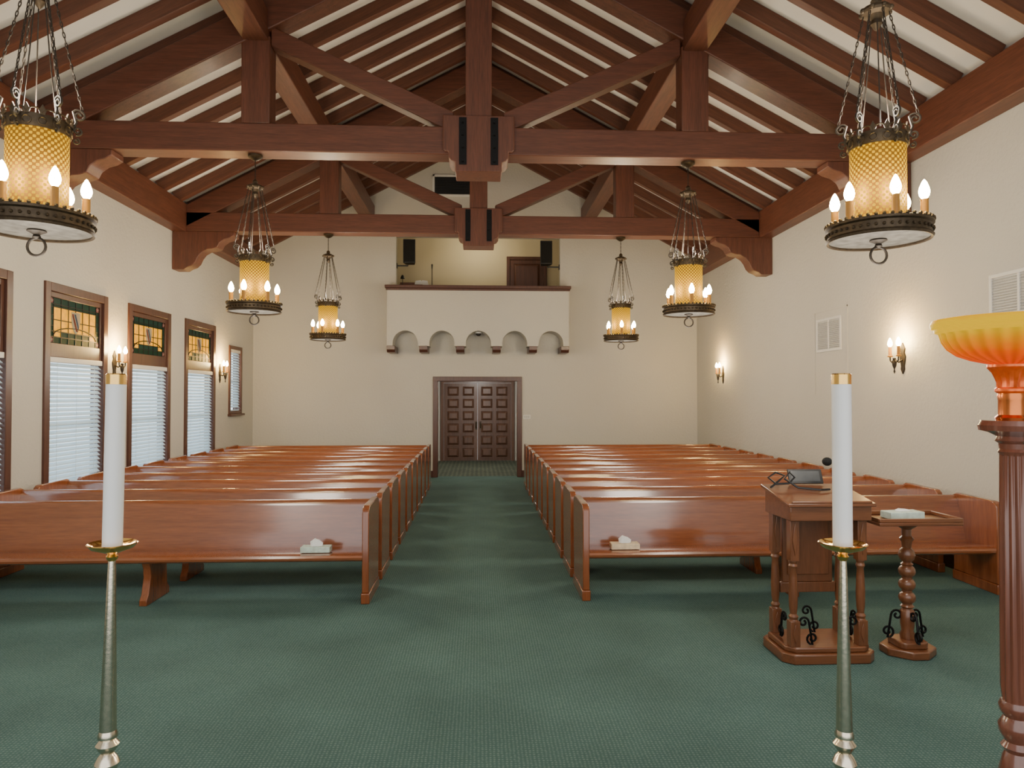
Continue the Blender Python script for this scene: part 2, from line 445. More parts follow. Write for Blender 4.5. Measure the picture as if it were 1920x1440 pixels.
# ------------------------------------------------------------------ windows
def make_window(idx, c, h, z0, z1, stained):
    root = tag(empty('window_%d' % idx, (-XW, c, z0)), kind='structure')
    x0, x1 = -XW-0.19, -XW+0.028
    b = MB(); fw = 0.11 if stained else 0.075
    b.box(x0,x1,c-h,c-h+fw,z0,z1); b.box(x0,x1,c+h-fw,c+h,z0,z1)
    b.box(x0,x1,c-h+fw,c+h-fw,z1-fw,z1); b.box(x0,x1,c-h+fw,c+h-fw,z0,z0+0.06)
    b.build('window_frame', M['trim'], root, bevel=0.006, world=True)
    b = MB(); b.box(-XW,-XW+0.08,c-h-0.04,c+h+0.04,z0-0.05,z0-0.002); b.build('window_sill', M['trim'], root, bevel=0.006, world=True)
    zt = z1-fw
    if stained:
        a0, a1, g0, g1 = c-h+0.16, c+h-0.16, 2.64, 3.22
        b = MB(); xs0, xs1 = -XW-0.14, -XW-0.004
        b.box(xs0,xs1,c-h+fw,a0,2.46,zt); b.box(xs0,xs1,a1,c+h-fw,2.46,zt); b.box(xs0,xs1,a0,a1,g1,zt); b.box(xs0,xs1,a0,a1,2.46,g0)
        b.build('transom_sash', M['trim'], root, bevel=0.006, world=True)
        gx0, gx1 = -XW-0.032, -XW-0.025
        p = MB(); bw = 0.08
        def pane(y0,y1,v0,v1,mi): p.box(gx0,gx1,y0,y1,v0,v1,mi)
        # rows from the foot: green border, dark green arch field, amber, amber, green, border
        rows = [(g0,g0+bw,0),(g0+bw,g0+bw+0.07,2),(g0+bw+0.07,g0+bw+0.22,1),(g0+bw+0.22,g1-bw-0.035,1),(g1-bw-0.035,g1-bw,0),(g1-bw,g1,2)]
        nb = 6; wd = (a1-a0-2*bw)/nb
        for i in range(nb):
            for j, (v0,v1,mi) in enumerate(rows):
                q = mi
                if j == 1 and i in (0,5): q = 1
                pane(a0+bw+i*wd, a0+bw+(i+1)*wd, v0, v1, q)
        hh = (g1-g0-2*bw)/3
        for i in range(3):
            for yy in (a0, a1-bw): pane(yy, yy+bw, g0+bw+i*hh, g0+bw+(i+1)*hh, 2 if i == 1 else 0)
        for yy in (a0, a1-bw):
            for zz in (g0, g1-bw): pane(yy, yy+bw, zz, zz+bw, 0)
        sg = p.build('stained_glass', G, root, world=True)
        l = MB(); lx0, lx1 = gx1, gx1+0.006; t = 0.006
        for i in range(nb+1): l.box(lx0,lx1,a0+bw+i*wd-t,a0+bw+i*wd+t,g0,g1)
        for (v0,v1,mi) in rows[1:]: l.box(lx0,lx1,a0,a1,v0-t,v0+t)
        for i in (1,2):
            for (q0,q1) in ((a0,a0+bw),(a1-bw,a1)): l.box(lx0,lx1,q0,q1,g0+bw+i*hh-t,g0+bw+i*hh+t)
        arc = [(gx1+0.004, c+(a1-a0-2*bw)*0.5*math.cos(PI-PI*k/20), g0+bw+0.01+0.13*math.sin(PI*k/20)) for k in range(21)]
        l.tube(arc, 0.008, 6, ref=(1,0,0))
        l.build('lead_came', M['iron'], sg)
        for yy in (a0, a1-bw):
            for zz in (g0, g1-bw):
                r_ = MB(); cc = (yy+bw/2, zz+bw/2)
                for k in range(5):
                    a = 2*PI*k/5+PI/2; ctr = (cc[0]+0.019*math.cos(a), cc[1]+0.019*math.sin(a))
                    r_.prism([(ctr[0]+0.016*math.cos(2*PI*j/10), ctr[1]+0.016*math.sin(2*PI*j/10)) for j in range(10)], 'x', gx1, gx1+0.005, 3)
                r_.prism([(cc[0]+0.012*math.cos(2*PI*j/10), cc[1]+0.012*math.sin(2*PI*j/10)) for j in range(10)], 'x', gx1+0.005, gx1+0.008, 4)
                r_.build('rosette', G, sg)
        sh = MB(); zt2 = g1-bw-0.06; zb2 = g0+bw+0.07; w2 = 0.095; H2 = zt2-zb2
        def hw2(z):
            q = (z-zb2)/H2
            return w2*min(1, math.sqrt(max(q,0))*1.35)
        left = [(c-hw2(zb2+H2*k/10), zb2+H2*k/10) for k in range(11)]; right = [(c+hw2(zb2+H2*k/10), zb2+H2*k/10) for k in range(10,0,-1)]
        sh.prism(left+right, 'x', gx1, gx1+0.009, 4)
        def band(f0, f1, mi):
            pts = []
            for k in range(9):
                z = zb2+H2*(0.12+0.8*k/8); hwz = hw2(z)*0.92
                cy = c - 0.13*(0.5-(z-zb2)/H2)*-1
                pts.append((z, max(c-hwz, min(c+hwz, cy+f0)), max(c-hwz, min(c+hwz, cy+f1))))
            sh.prism([(q[1],q[0]) for q in pts]+[(q[2],q[0]) for q in reversed(pts)], 'x', gx1+0.009, gx1+0.012, mi)
        band(0.012,0.045,5); band(-0.045,-0.012,6)
        sh.build('shield', G, sg)
        bt = 2.46
    else:
        bt = zt
    b = MB()
    bx = -XW-0.030; zz = bt-0.10; rot = Matrix.Rotation(R(45), 3, 'Y')
    hb = h-fw-0.004
    while zz > z0+0.10:
        b.obox((bx,c,zz), (0.064, 2*hb, 0.003), rot); zz -= 0.058
    b.box(bx-0.02,bx+0.02,c-hb,c+hb,z0+0.062,z0+0.085)
    for q in (-0.7, 0, 0.7): b.box(bx+0.030,bx+0.032,c+q*hb-0.004,c+q*hb+0.004,z0+0.07,bt-0.05)
    bl = b.build('blind', M['blind'], root, world=True)
    v = MB(); v.box(bx-0.03,bx+0.042,c-hb,c+hb,bt-0.07,bt-0.001); v.build('valance', M['white'], bl, bevel=0.006)
    b = MB(); xs = -XW-0.16
    zm = (z0+bt)/2
    b.box(xs-0.02,xs+0.02,c-h+fw,c+h-fw,zm-0.03,zm+0.03)
    sa = b.build('sash_bars', M['white'], root, world=True)
    b = MB(); b.box(xs-0.003,xs+0.003,c-h+fw,c+h-fw,z0+0.06,bt); b.build('pane', M['glass'], root, world=True)
for i, (c, h) in enumerate(WINS): make_window(i+1, c, h, WZ0, WZ1, True)
make_window(5, SW[0], SW[1], SW[2], SW[3], False)

# ------------------------------------------------------------------ roof timbers
TR = [4.4, 8.5, 12.6]
def make_truss():
    root = empty('roof_truss', (0,0,4.2))
    def bd(b, nm, m, bev=0.014):
        return b.build(nm, m, root, bevel=bev, world=True)
    b = MB(); b.box(-XW,XW,-0.15,0.15,4.88,5.22); bd(b,'tie_beam',M['beam_x'])
    b = MB(); b.box(-0.16,0.16,-0.15,0.15,5.22,7.70); bd(b,'king_post',M['beam_z'])
    b = MB()
    b.prism([(-0.43,5.34),(-0.43,4.93),(-0.40,4.90),(-0.36,4.90),(-0.36,4.83),(-0.33,4.79),(-0.28,4.77),(-0.28,4.66),(0.28,4.66),(0.28,4.77),(0.33,4.79),(0.36,4.83),(0.36,4.90),(0.40,4.90),(0.43,4.93),(0.43,5.34)],'y',-0.2,0.2)
    bd(b,'king_block',M['beam_z'],0.01)
    for s in (-1,1):
        x = s*0.19
        for q in (-1,1):
            b = MB()
            y0, y1 = sorted((q*0.2, q*0.212))
            b.box(x-0.045,x+0.045,y0,y1,4.74,5.31)
            for zz in (4.78,4.95,5.10,5.25): b.lathe([(0.014,-0.016),(0.014,0.0),(0.0,0.006)],8,(x,q*0.212,zz))
            b.build('strap', M['iron'], root, world=True)
        b = MB(); b.box(s*2.67-0.17,s*2.67+0.17,-0.13,0.13,5.22,6.28); bd(b,'queen_post',M['beam_z'])
        b = MB(); t, d = 0.215, 0.40
        b.prism([(0,ZR-t),(s*(XW-0.02),zc(XW-0.02)-t),(s*(XW-0.02),zc(XW-0.02)-t-d),(0,ZR-t-d)],'y',-0.15,0.15); bd(b,'principal_rafter',M['beam_x'])
        b = MB()
        b.prism([(s*2.50,6.42),(s*2.50,6.18),(s*0.43,5.22),(s*0.30,5.36),(s*0.30,5.42)],'y',-0.10,0.10); bd(b,'strut',M['beam_x'])
        b = MB()
        pr = [(XW,4.88),(4.33,4.88),(4.33,4.81),(4.40,4.77),(4.50,4.74),(4.58,4.68),(4.62,4.60),(4.70,4.57),(4.80,4.56),(4.90,4.50),(4.96,4.42),(5.00,4.33),(5.06,4.27),(5.14,4.24),(5.2,4.2),(XW,4.2)]
        b.prism([(s*p[0],p[1]) for p in pr],'y',-0.14,0.14); bd(b,'bracket',M['beam_z'],0.01)
    return root
tr0 = make_truss()
TL = ['dark timber roof truss nearest the camera, carrying the two nearest lanterns',
      'dark red timber truss in the middle, large king block with black iron straps',
      'dark timber truss farthest back, in front of the balcony']
for i, d in enumerate(TR):
    o = tr0 if i == 0 else copy_tree(tr0)
    o.location = (0, d, 4.2); tag(o, TL[i], 'roof truss', 'timber roof trusses')
for s, nm in ((-1,'left'),(1,'right')):
    b = MB(); b.box(*sorted((s*(XW-0.25), s*XW)), YF, YB, 4.87, 5.36)
    tag(b.build('wall_plate', M['beam_y'], bevel=0.012), 'long dark timber plate running along the top of the %s wall' % nm, 'beam', 'wall plates')
    b = MB(); b.box(s*2.67-0.15, s*2.67+0.15, YF, YB, 6.22, zc(2.82)-0.21)
    tag(b.build('purlin', M['beam_y'], bevel=0.012), 'heavy dark purlin running lengthwise over the queen posts, %s roof slope' % nm, 'beam', 'purlins')
    rf = None
    for k in range(18):
        yk = 16.55-0.615*k
        if rf is None:
            b = MB(); b.box(*sorted((s*0.10, s*5.30/math.cos(TH))), -0.055, 0.055, -0.185, -0.004)
            rf = b.build('common_rafter', M['rafter'], bevel=0.006); o = rf
        else:
            o = rf.copy(); COL.objects.link(o)
        o.location = (0, yk, ZR); o.rotation_euler = (0, s*TH, 0)
        tag(o, 'brown common rafter on the %s roof slope, %s from the back wall' % (nm, ORD[k]), 'rafter', 'common rafters on the %s slope' % nm)
b = MB(); b.box(-0.08,0.08,YF,YB,7.72,8.2); tag(b.build('ridge_beam', M['beam_y'], bevel=0.012), 'dark ridge beam along the peak of the ceiling', 'beam')

# ------------------------------------------------------------------ pews
PL = 4.17
def make_pew():
    root = empty('pew')
    L = PL/2
    prof = [(0.0,0.10),(0.0,0.85),(0.015,0.885),(0.05,0.91),(0.10,0.915),(0.58,0.925),(0.64,0.90),(0.66,0.86),(0.655,0.6),(0.63,0.3),(0.63,0.10)]
    for s in (-1,1):
        b = MB(); x0, x1 = sorted((s*L, s*(L-0.065)))
        b.prism(prof,'x',x0,x1); b.box(x0-0.008,x1+0.008,-0.012,0.64,0,0.10)
        b.build('end_panel', M['pew_z'], root, bevel=0.008)
    b = MB()
    b.prism([(0.435,0.43),(0.49,0.60),(0.565,0.84),(0.572,0.868),(0.586,0.888),(0.60,0.896),(0.615,0.90),(0.632,0.896),(0.645,0.882),(0.648,0.865),(0.645,0.84),(0.60,0.80),(0.53,0.6),(0.475,0.40),(0.44,0.40)],'x',-L+0.065,L-0.065)
    b.build('backrest', M['pew_x'], root)
    b = MB()
    b.prism([(0.03,0.395),(0.012,0.41),(0.008,0.43),(0.02,0.45),(0.05,0.456),(0.22,0.448),(0.438,0.43),(0.438,0.395)],'x',-L+0.065,L-0.065)
    b.build('seat', M['pew_x'], root)
    b = MB()
    b.prism([(0.06,0.395),(0.09,0.33),(0.10,0.25),(0.06,0.10),(0.02,0.05),(0.02,0),(0.50,0),(0.50,0.06),(0.45,0.12),(0.43,0.395)],'x',-0.035,0.035)
    b.build('center_support', M['pew_z'], root, bevel=0.006)
    return root
pew0 = make_pew()
first = True
for s, nm, cx in ((-1,'left',-3.115),(1,'right',3.085)):
    for k in range(10):
        o = pew0 if first else copy_tree(pew0)
        first = False
        o.location = (cx, 6.62+0.88*k, 0)
        if k == 0: lb = 'front wooden pew %s of the aisle, with a tissue box on its seat' % nm
        elif k == 9: lb = 'last wooden pew %s of the aisle, nearest the back wall' % nm
        else: lb = 'glossy reddish wooden pew %s of the aisle, %s row from the front' % (nm, ORD[k])
        tag(o, lb, 'pew', 'wooden pews %s of the aisle' % nm)

# tissue boxes
def tissue_box(loc, m, label, rz=0, flat=False):
    root = empty('tissue_box', loc, rz); tag(root, label, 'tissue box', 'tissue boxes')
    b = MB(); b.box(-0.14,0.14,-0.065,0.065,0,0.055); b.build('carton', m, root, bevel=0.006)
    b = MB(); k = 0.25 if flat else 1
    pts = [(-0.055,0.0,0.056),(-0.04,0.025,0.056),(0.04,0.022,0.056),(0.06,-0.005,0.056),(0.03,-0.026,0.056),(-0.04,-0.022,0.056)]
    top = [(x,y,0.056+(z-0.056)*k) for x,y,z in [(-0.06,0.005,0.095),(-0.02,0.02,0.125),(0.03,0.012,0.11),(0.065,-0.005,0.085),(0.02,-0.012,0.115),(-0.03,-0.015,0.11)]]
    b.add(pts+top, [(0,1,7,6),(1,2,8,7),(2,3,9,8),(3,4,10,9),(4,5,11,10),(5,0,6,11),(6,7,8,9,10,11)])
    b.build('tissue', M['tissue'], root)
tissue_box((-1.56,6.80,0.457), M['teal_card'], 'pale green tissue box on the front left pew seat')
tissue_box((1.44,6.80,0.457), M['tan_card'], 'tan tissue box on the front right pew seat')
tissue_box((3.24,5.17,1.022), M['teal_card'], 'flat white and green tissue box on the side stand', 0.1, True)

# ------------------------------------------------------------------ chandeliers
def make_chandelier():
    root = empty('chandelier')
    b = MB(); b.lathe([(0.0,1.91),(0.085,1.91),(0.085,1.885),(0.06,1.865),(0.03,1.845),(0.0,1.84)],20); b.build('ceiling_canopy', M['bronze'], root)
    def chain(p0, p1, pitch=0.032, r=0.0033):
        b = MB(); p0 = Vector(p0); p1 = Vector(p1); d = p1-p0; n = max(1,int(d.length/pitch)); t = d.normalized()
        a = t.cross(Vector((0,1,0.01))).normalized(); c = t.cross(a)
        for i in range(n):
            o = p0+d*((i+0.5)/n); u = a if i % 2 else c; nn = c if i % 2 else a
            pts = []
            for k in range(10):
                g = 2*PI*k/10
                pts.append(o+t*(0.021*math.cos(g))+u*(0.0062*math.sin(g)))
            b.tube(pts, r, 5, True, ref=nn)
        return b
    chain((0,0,1.85),(0,0,1.61)).build('suspension_chain', M['chain'], root)
    b = MB(); b.lathe([(0.0,1.62),(0.02,1.61),(0.035,1.585),(0.02,1.56),(0.05,1.555),(0.088,1.535),(0.095,1.515),(0.088,1.50),(0.05,1.49),(0.03,1.46),(0.035,1.43),(0.015,1.40),(0.0,1.385)],18)
    for k in range(8):
        a = 2*PI*k/8; b.sphere((0.09*math.cos(a),0.09*math.sin(a),1.517),0.018,8,6)
    b.build('crown', M['bronze'], root)
    ch = None
    for k in range(6):
        if ch is None: ch = chain((0.075,0,1.50),(0.232,0,0.80)).build('hanging_chain', M['chain'], root); o = ch
        else:
            o = ch.copy(); COL.objects.link(o); o.parent = root
        o.rotation_euler = (0,0,R(30+60*k))
    rod = None
    for k in range(3):
        if rod is None:
            b = MB(); b.tube([(0.03,0,1.45),(0.06,0,1.1),(0.10,0,0.72)],0.004,6); rod = b.build('inner_rod', M['chain'], root); o = rod
        else:
            o = rod.copy(); COL.objects.link(o); o.parent = root
        o.rotation_euler = (0,0,R(120*k+10))
    sc = None
    for k in range(6):
        if sc is None:
            b = MB()
            pts = spiral((0.214,0,0.765),(1,0,0),(0,0,1),0.010,0.038,0,1.4,22)+[Vector((0.20,0,0.72)),Vector((0.180,0,0.66))]
            b.tube(pts,0.008,6,ref=(0,1,0))
            b.tube(spiral((0.206,0,0.665),(1,0,0),(0,0,-1),0.008,0.028,0,1.3,16),0.0065,6,ref=(0,1,0))
            b.tube(spiral((0.200,0,0.60),(1,0,0),(0,0,1),0.006,0.022,0,1.2,14),0.0055,6,ref=(0,1,0))
            sc = b.build('scroll', M['chain'], root); o = sc
        else:
            o = sc.copy(); COL.objects.link(o); o.parent = root
        o.rotation_euler = (0,0,R(30+60*k))
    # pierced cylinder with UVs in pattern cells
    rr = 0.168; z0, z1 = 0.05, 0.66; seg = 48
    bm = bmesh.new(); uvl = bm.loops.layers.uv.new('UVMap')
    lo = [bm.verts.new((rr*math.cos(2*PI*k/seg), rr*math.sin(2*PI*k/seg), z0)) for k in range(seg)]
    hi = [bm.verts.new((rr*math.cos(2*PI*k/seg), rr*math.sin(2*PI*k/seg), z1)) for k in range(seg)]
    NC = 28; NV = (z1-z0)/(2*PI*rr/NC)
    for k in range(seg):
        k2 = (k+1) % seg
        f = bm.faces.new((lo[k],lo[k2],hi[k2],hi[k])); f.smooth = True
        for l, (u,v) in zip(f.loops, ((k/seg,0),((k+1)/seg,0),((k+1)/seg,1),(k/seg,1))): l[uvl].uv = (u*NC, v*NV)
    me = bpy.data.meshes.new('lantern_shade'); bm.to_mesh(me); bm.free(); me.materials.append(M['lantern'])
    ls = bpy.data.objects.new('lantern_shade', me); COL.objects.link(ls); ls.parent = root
    def band(za, zb_, ro):
        q = MB(); q.lathe([(0.165,za),(ro,za),(ro+0.004,(za+zb_)/2),(ro,zb_),(0.165,zb_),(0.165,za)],36,caps=False); return q
    band(0.05,0.085,0.178).build('lower_band', M['bronze'], root)
    b = band(0.60,0.68,0.176)
    for k in range(14):
        a0 = 2*PI*k/14
        def cp(u, v, r=0.180): a = a0+u/0.180; return (r*math.cos(a), r*math.sin(a), v)
        leaf = [(-0.010,0.67),(-0.020,0.695),(-0.012,0.71),(0,0.735),(0.012,0.71),(0.020,0.695),(0.010,0.67)]
        n = len(leaf)
        b.add([cp(u,v,0.174) for u,v in leaf]+[cp(u,v,0.184) for u,v in leaf],
              [tuple(range(n)),tuple(range(2*n-1,n-1,-1))]+[(i,(i+1)%n,n+(i+1)%n,n+i) for i in range(n)])
        b.tube([cp(0.0404+0.0404*math.cos(g), 0.675+0.035*math.sin(g)) for g in [PI*j/8 for j in range(9)]],0.005,5)
        b.tube([cp(0.024*math.cos(g), 0.635+0.024*math.sin(g), 0.180) for g in [2*PI*j/10 for j in range(10)]],0.005,5,True,ref=(math.cos(a0),math.sin(a0),0))
    b.build('crest', M['bronze'], root)
    b = MB(); b.lathe([(0.296,0.0),(0.31,-0.004),(0.318,0.01),(0.308,0.022),(0.308,0.075),(0.320,0.085),(0.320,0.10),(0.308,0.105),(0.30,0.10),(0.30,0.02),(0.296,0.0)],48,caps=False)
    for k in range(44):
        a = 2*PI*k/44
        b.sphere((0.314*math.cos(a),0.314*math.sin(a),0.108),0.013,6,4)
        b.sphere((0.312*math.cos(a),0.312*math.sin(a),0.048),0.011,6,4)
    b.build('tray_rim', M['bronze'], root)
    b = MB(); b.lathe([(0.0,0.012),(0.10,0.010),(0.20,0.010),(0.30,0.014),(0.30,0.026),(0.0,0.026)],40); b.build('tray_plate', M['alabaster'], root)
    b = MB(); b.lathe([(0.0,0.012),(0.05,0.010),(0.055,0.0),(0.03,-0.012),(0.018,-0.02),(0.024,-0.034),(0.012,-0.046),(0.0,-0.048)],16)
    b.tube([(0.055*math.cos(2*PI*k/20),0,-0.095+0.055*math.sin(2*PI*k/20)) for k in range(20)],0.0085,8,True,ref=(0,1,0))
    b.build('finial_ring', M['chain'], root)
    cd = None
    for k in range(6):
        a = R(-90-9+60*k)
        if cd is None:
            b = MB(); b.lathe([(0.0,0.026),(0.034,0.026),(0.036,0.04),(0.024,0.05),(0.024,0.225),(0.027,0.23),(0.0,0.235)],14)
            cd = b.build('candle', M['sleeve'], root)
            q = MB(); q.lathe([(0.0,0.232),(0.016,0.234),(0.029,0.255),(0.033,0.278),(0.029,0.302),(0.018,0.332),(0.007,0.352),(0.0,0.358)],14)
            q.build('bulb', M['bulb'], cd); o = cd
        else: o = copy_tree(cd, root)
        o.location = (0.262*math.cos(a), 0.262*math.sin(a), 0)
    return root
ch0 = make_chandelier()
first = True
CH = {(-1,0):'large amber lantern chandelier cut by the left picture edge', (1,0):'large amber lantern chandelier nearest the camera over the right side',
      (-1,1):'amber lantern chandelier left of the aisle, hanging from the middle truss', (1,1):'amber lantern chandelier right of the aisle, hanging from the middle truss',
      (-1,2):'small far amber lantern chandelier left of the balcony', (1,2):'small far amber lantern chandelier right of the balcony'}
ZT = 2.97
def point(loc, e, col, r=0.2, nm='lamp_light'):
    l = bpy.data.lights.new(nm,'POINT'); l.energy = e; l.color = col; l.shadow_soft_size = r
    o = bpy.data.objects.new(nm, l); COL.objects.link(o); o.location = loc
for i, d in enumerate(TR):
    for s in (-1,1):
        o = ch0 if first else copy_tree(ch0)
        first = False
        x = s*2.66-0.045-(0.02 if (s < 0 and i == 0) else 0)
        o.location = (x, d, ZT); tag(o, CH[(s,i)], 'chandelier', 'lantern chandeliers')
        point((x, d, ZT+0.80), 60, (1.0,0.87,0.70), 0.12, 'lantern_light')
        point((x, d, ZT-0.45), 80, (1.0,0.90,0.77), 0.36, 'fill_below_tray')  # unseen fill added in mid-air below the tray to brighten pews and carpet

# ------------------------------------------------------------------ sconces
def make_sconce():
    root = empty('wall_sconce')
    b = MB()
    b.prism([(0,0.20),(-0.03,0.15),(-0.05,0.12),(-0.035,0.07),(-0.06,0.02),(-0.045,-0.05),(-0.03,-0.10),(-0.038,-0.14),(0,-0.20),(0.038,-0.14),(0.03,-0.10),(0.045,-0.05),(0.06,0.02),(0.035,0.07),(0.05,0.12),(0.03,0.15)],'x',0,0.018)
    b.build('backplate', M['chain'], root, bevel=0.004)
    b = MB(); b.tube([(0.015,0,-0.02),(0.06,0,-0.05),(0.10,0,-0.03),(0.12,0,0.0)],0.011,8,ref=(0,1,0))
    b.lathe([(0.0,-0.20),(0.012,-0.17),(0.006,-0.14),(0.022,-0.10),(0.028,-0.06),(0.014,-0.03),(0.022,0.0),(0.0,0.01)],12,(0.12,0,0))
    b.build('pendant', M['chain'], root)
    for s in (-1,1):
        b = MB(); b.tube([(0.12,0,-0.01),(0.12,s*0.05,-0.05),(0.12,s*0.085,-0.03),(0.12,s*0.09,0.02)],0.009,8,ref=(1,0,0)); b.build('arm', M['chain'], root)
        b = MB(); b.lathe([(0.0,0.015),(0.03,0.02),(0.034,0.035),(0.02,0.04),(0.02,0.15),(0.0,0.155)],12,(0.12,s*0.09,0)); c = b.build('candle', M['sleeve'], root)
        q = MB(); q.lathe([(0.0,0.153),(0.016,0.155),(0.029,0.18),(0.025,0.215),(0.012,0.25),(0.0,0.268)],12,(0.12,s*0.09,0)); q.build('bulb', M['bulb'], c)
    return root
sc0 = make_sconce()
SC = [(-1,10.55,'twin candle bronze sconce between the first and second whole windows'),(-1,14.75,'twin candle bronze sconce beside the small window on the left wall'),
      (1,8.56,'nearer twin candle bronze sconce on the right wall'),(1,15.05,'farther twin candle bronze sconce on the right wall, near back corner')]
for i, (s, d, lb) in enumerate(SC):
    o = sc0 if i == 0 else copy_tree(sc0)
    o.location = (s*XW, d, 2.44); o.rotation_euler = (0,0,0 if s < 0 else PI)
    tag(o, lb, 'wall sconce', 'wall sconces')
    point((s*(XW-0.19), d, 2.44+0.32), 36, (1.0,0.58,0.17), 0.08, 'sconce_light')

# ------------------------------------------------------------------ wall fittings
def wall_vent(y0, y1, z0, z1, label):
    root = empty('wall_vent', (XW,(y0+y1)/2,z0)); tag(root, label, 'vent', 'wall vents')
    b = MB(); f = 0.04; x0, x1 = XW-0.02, XW
    b.box(x0,x1,y0,y1,z0,z0+f); b.box(x0,x1,y0,y1,z1-f,z1); b.box(x0,x1,y0,y0+f,z0+f,z1-f); b.box(x0,x1,y1-f,y1,z0+f,z1-f)
    ym = (y0+y1)/2; b.box(x0,x1,ym-0.015,ym+0.015,z0+f,z1-f); b.build('vent_frame', M['white'], root, bevel=0.004, world=True)
    b = MB(); b.box(XW-0.004,XW,y0+f,y1-f,z0+f,z1-f)
    z = z0+f+0.02
    while z < z1-f: b.obox((XW-0.009,ym,z),(0.018,y1-y0-2*f,0.004),Matrix.Rotation(R(-35),3,'Y')); z += 0.028
    b.build('louvers', M['grey_metal'], root, world=True)
wall_vent(10.05,10.80,2.65,3.17,'white louvered vent on the right wall between the two sconces')
wall_vent(6.25,7.05,2.77,3.23,'white louvered vent on the right wall behind the tall lamp')
b = MB()
y0, y1, z0, z1, f = 9.88,10.88,1.97,3.30,0.02
for bx in ((y0,y1,z0,z0+f),(y0,y1,z1-f,z1),(y0,y0+f,z0,z1),(y1-f,y1,z0,z1)): b.box(XW-0.008,XW,*bx)
tag(b.build('trim_panel', M['wall']), kind='structure')
r0 = empty('return_air_grille', (-0.65,YB,6.85)); tag(r0,'black return air grille in a white frame high on the gable wall','vent')
b = MB(); x0,x1,z0,z1,f = -1.12,-0.12,6.84,7.37,0.05
b.box(x0,x1,YB-0.03,YB,z0,z0+f); b.box(x0,x1,YB-0.03,YB,z1-f,z1); b.box(x0,x0+f,YB-0.03,YB,z0,z1); b.box(x1-f,x1,YB-0.03,YB,z0,z1); b.build('grille_frame',M['white'],r0,bevel=0.004,world=True)
b = MB(); b.box(x0+f,x1-f,YB-0.006,YB,z0+f,z1-f)
z = z0+f+0.03
while z < z1-f: b.obox(((x0+x1)/2,YB-0.018,z),(x1-x0-2*f,0.022,0.006),Matrix.Rotation(R(30),3,'X')); z += 0.04
b.build('grille_slats',M['plastic'],r0,world=True)
r0 = empty('wall_plate_switch', (1.18,YB,1.42)); tag(r0,'small white wall switch plate right of the doorway','switch')
b = MB(); b.box(1.09,1.27,YB-0.012,YB,1.41,1.51); b.build('cover_plate',M['white'],r0,bevel=0.003,world=True)
b = MB(); b.box(1.12,1.15,YB-0.02,YB-0.012,1.43,1.49); b.box(1.165,1.195,YB-0.02,YB-0.012,1.43,1.49); b.box(1.21,1.24,YB-0.02,YB-0.012,1.43,1.49); b.build('rocker',M['grey_metal'],r0,world=True)
r0 = empty('dome_camera', (0,16.6,3.50)); tag(r0,'small dark dome security camera under the middle balcony arch','security camera')
b = MB(); b.lathe([(0.0,0.0),(0.08,0.0),(0.08,-0.035),(0.0,-0.035)],20); b.build('mount',M['white'],r0)
b = MB(); b.sphere((0,0,-0.04),0.062,16,10); b.build('dome',M['plastic'],r0)

# loft furniture
def speaker(x, s, label):
    root = empty('loudspeaker', (x,17.0,5.2)); tag(root,label,'speaker','loudspeakers in the balcony opening')
    b = MB(); b.prism([(-0.15,-0.13),(0.15,-0.13),(0.11,0.14),(-0.11,0.14)],'z',0,0.58); b.build('cabinet',M['plastic'],root,bevel=0.012)
    b = MB(); b.box(-0.13,0.13,-0.142,-0.13,0.03,0.55); b.build('grille',M['foam'],root,bevel=0.004)
    b = MB(); b.tube([(s*0.05,0.05,0.03),(s*0.05,0.05,-0.04),(s*(OX-abs(x)),0.05,-0.04)],0.018,8); b.box(*sorted((s*(OX-abs(x)-0.015),s*(OX-abs(x)))),0.0,0.1,-0.10,0.02); b.build('bracket',M['plastic'],root)
speaker(-1.68,-1,'black loudspeaker at the left side of the balcony opening')
speaker(1.66,1,'black loudspeaker at the right side of the balcony opening')
r0 = empty('microphone_stand', (-1.17,17.5,3.75)); tag(r0,'thin microphone stand standing in the balcony','microphone stand')
b = MB(); b.lathe([(0.13,0),(0.13,0.015),(0.02,0.03),(0.011,0.04),(0.011,1.42),(0.0,1.43)],16); b.build('pole',M['chain'],r0)
b = MB(); b.lathe([(0.0,1.40),(0.014,1.42),(0.02,1.50),(0.022,1.53),(0.0,1.555)],12); b.build('microphone_head',M['plastic'],r0)
r0 = empty('console_desk', (-1.68,17.7,3.75)); tag(r0,'dark wooden console desk behind the balcony rail, left end','desk')
b = MB(); b.box(-0.32,0.28,-0.25,0.25,0.95,1.02); b.box(-0.32,0.28,0.05,0.25,1.02,1.12); b.build('desk_top',M['oak_x'],r0,bevel=0.008)
b = MB(); b.box(-0.30,-0.26,-0.23,0.23,0,0.95); b.box(0.22,0.26,-0.23,0.23,0,0.95); b.box(-0.26,0.22,0.18,0.22,0.2,0.95); b.build('desk_sides',M['oak_z'],r0)
r0 = empty('desk_lamp', (-1.92,17.62,4.772)); tag(r0,'dark small desk lamp on the balcony console','desk lamp')
b = MB(); b.lathe([(0.05,0),(0.05,0.012),(0.008,0.02),(0.008,0.2),(0,0.2)],12); b.build('stem',M['plastic'],r0)
b = MB(); b.lathe([(0.02,0.26),(0.035,0.24),(0.06,0.17),(0.055,0.17),(0.03,0.235)],14,caps=False); b.build('lamp_shade',M['plastic'],r0)
r0 = MB(); r0.prism([(0,0),(0.36,0),(0.33,0.11),(0.20,0.13),(0.18,0.10),(0.16,0.13),(0.03,0.11)],'y',-0.012,0.012)
o = r0.build('open_book',M['tissue']); o.location = (-1.62,17.58,4.775); o.rotation_euler = (R(-12),0,0); tag(o,'open white book standing on the balcony console','book')

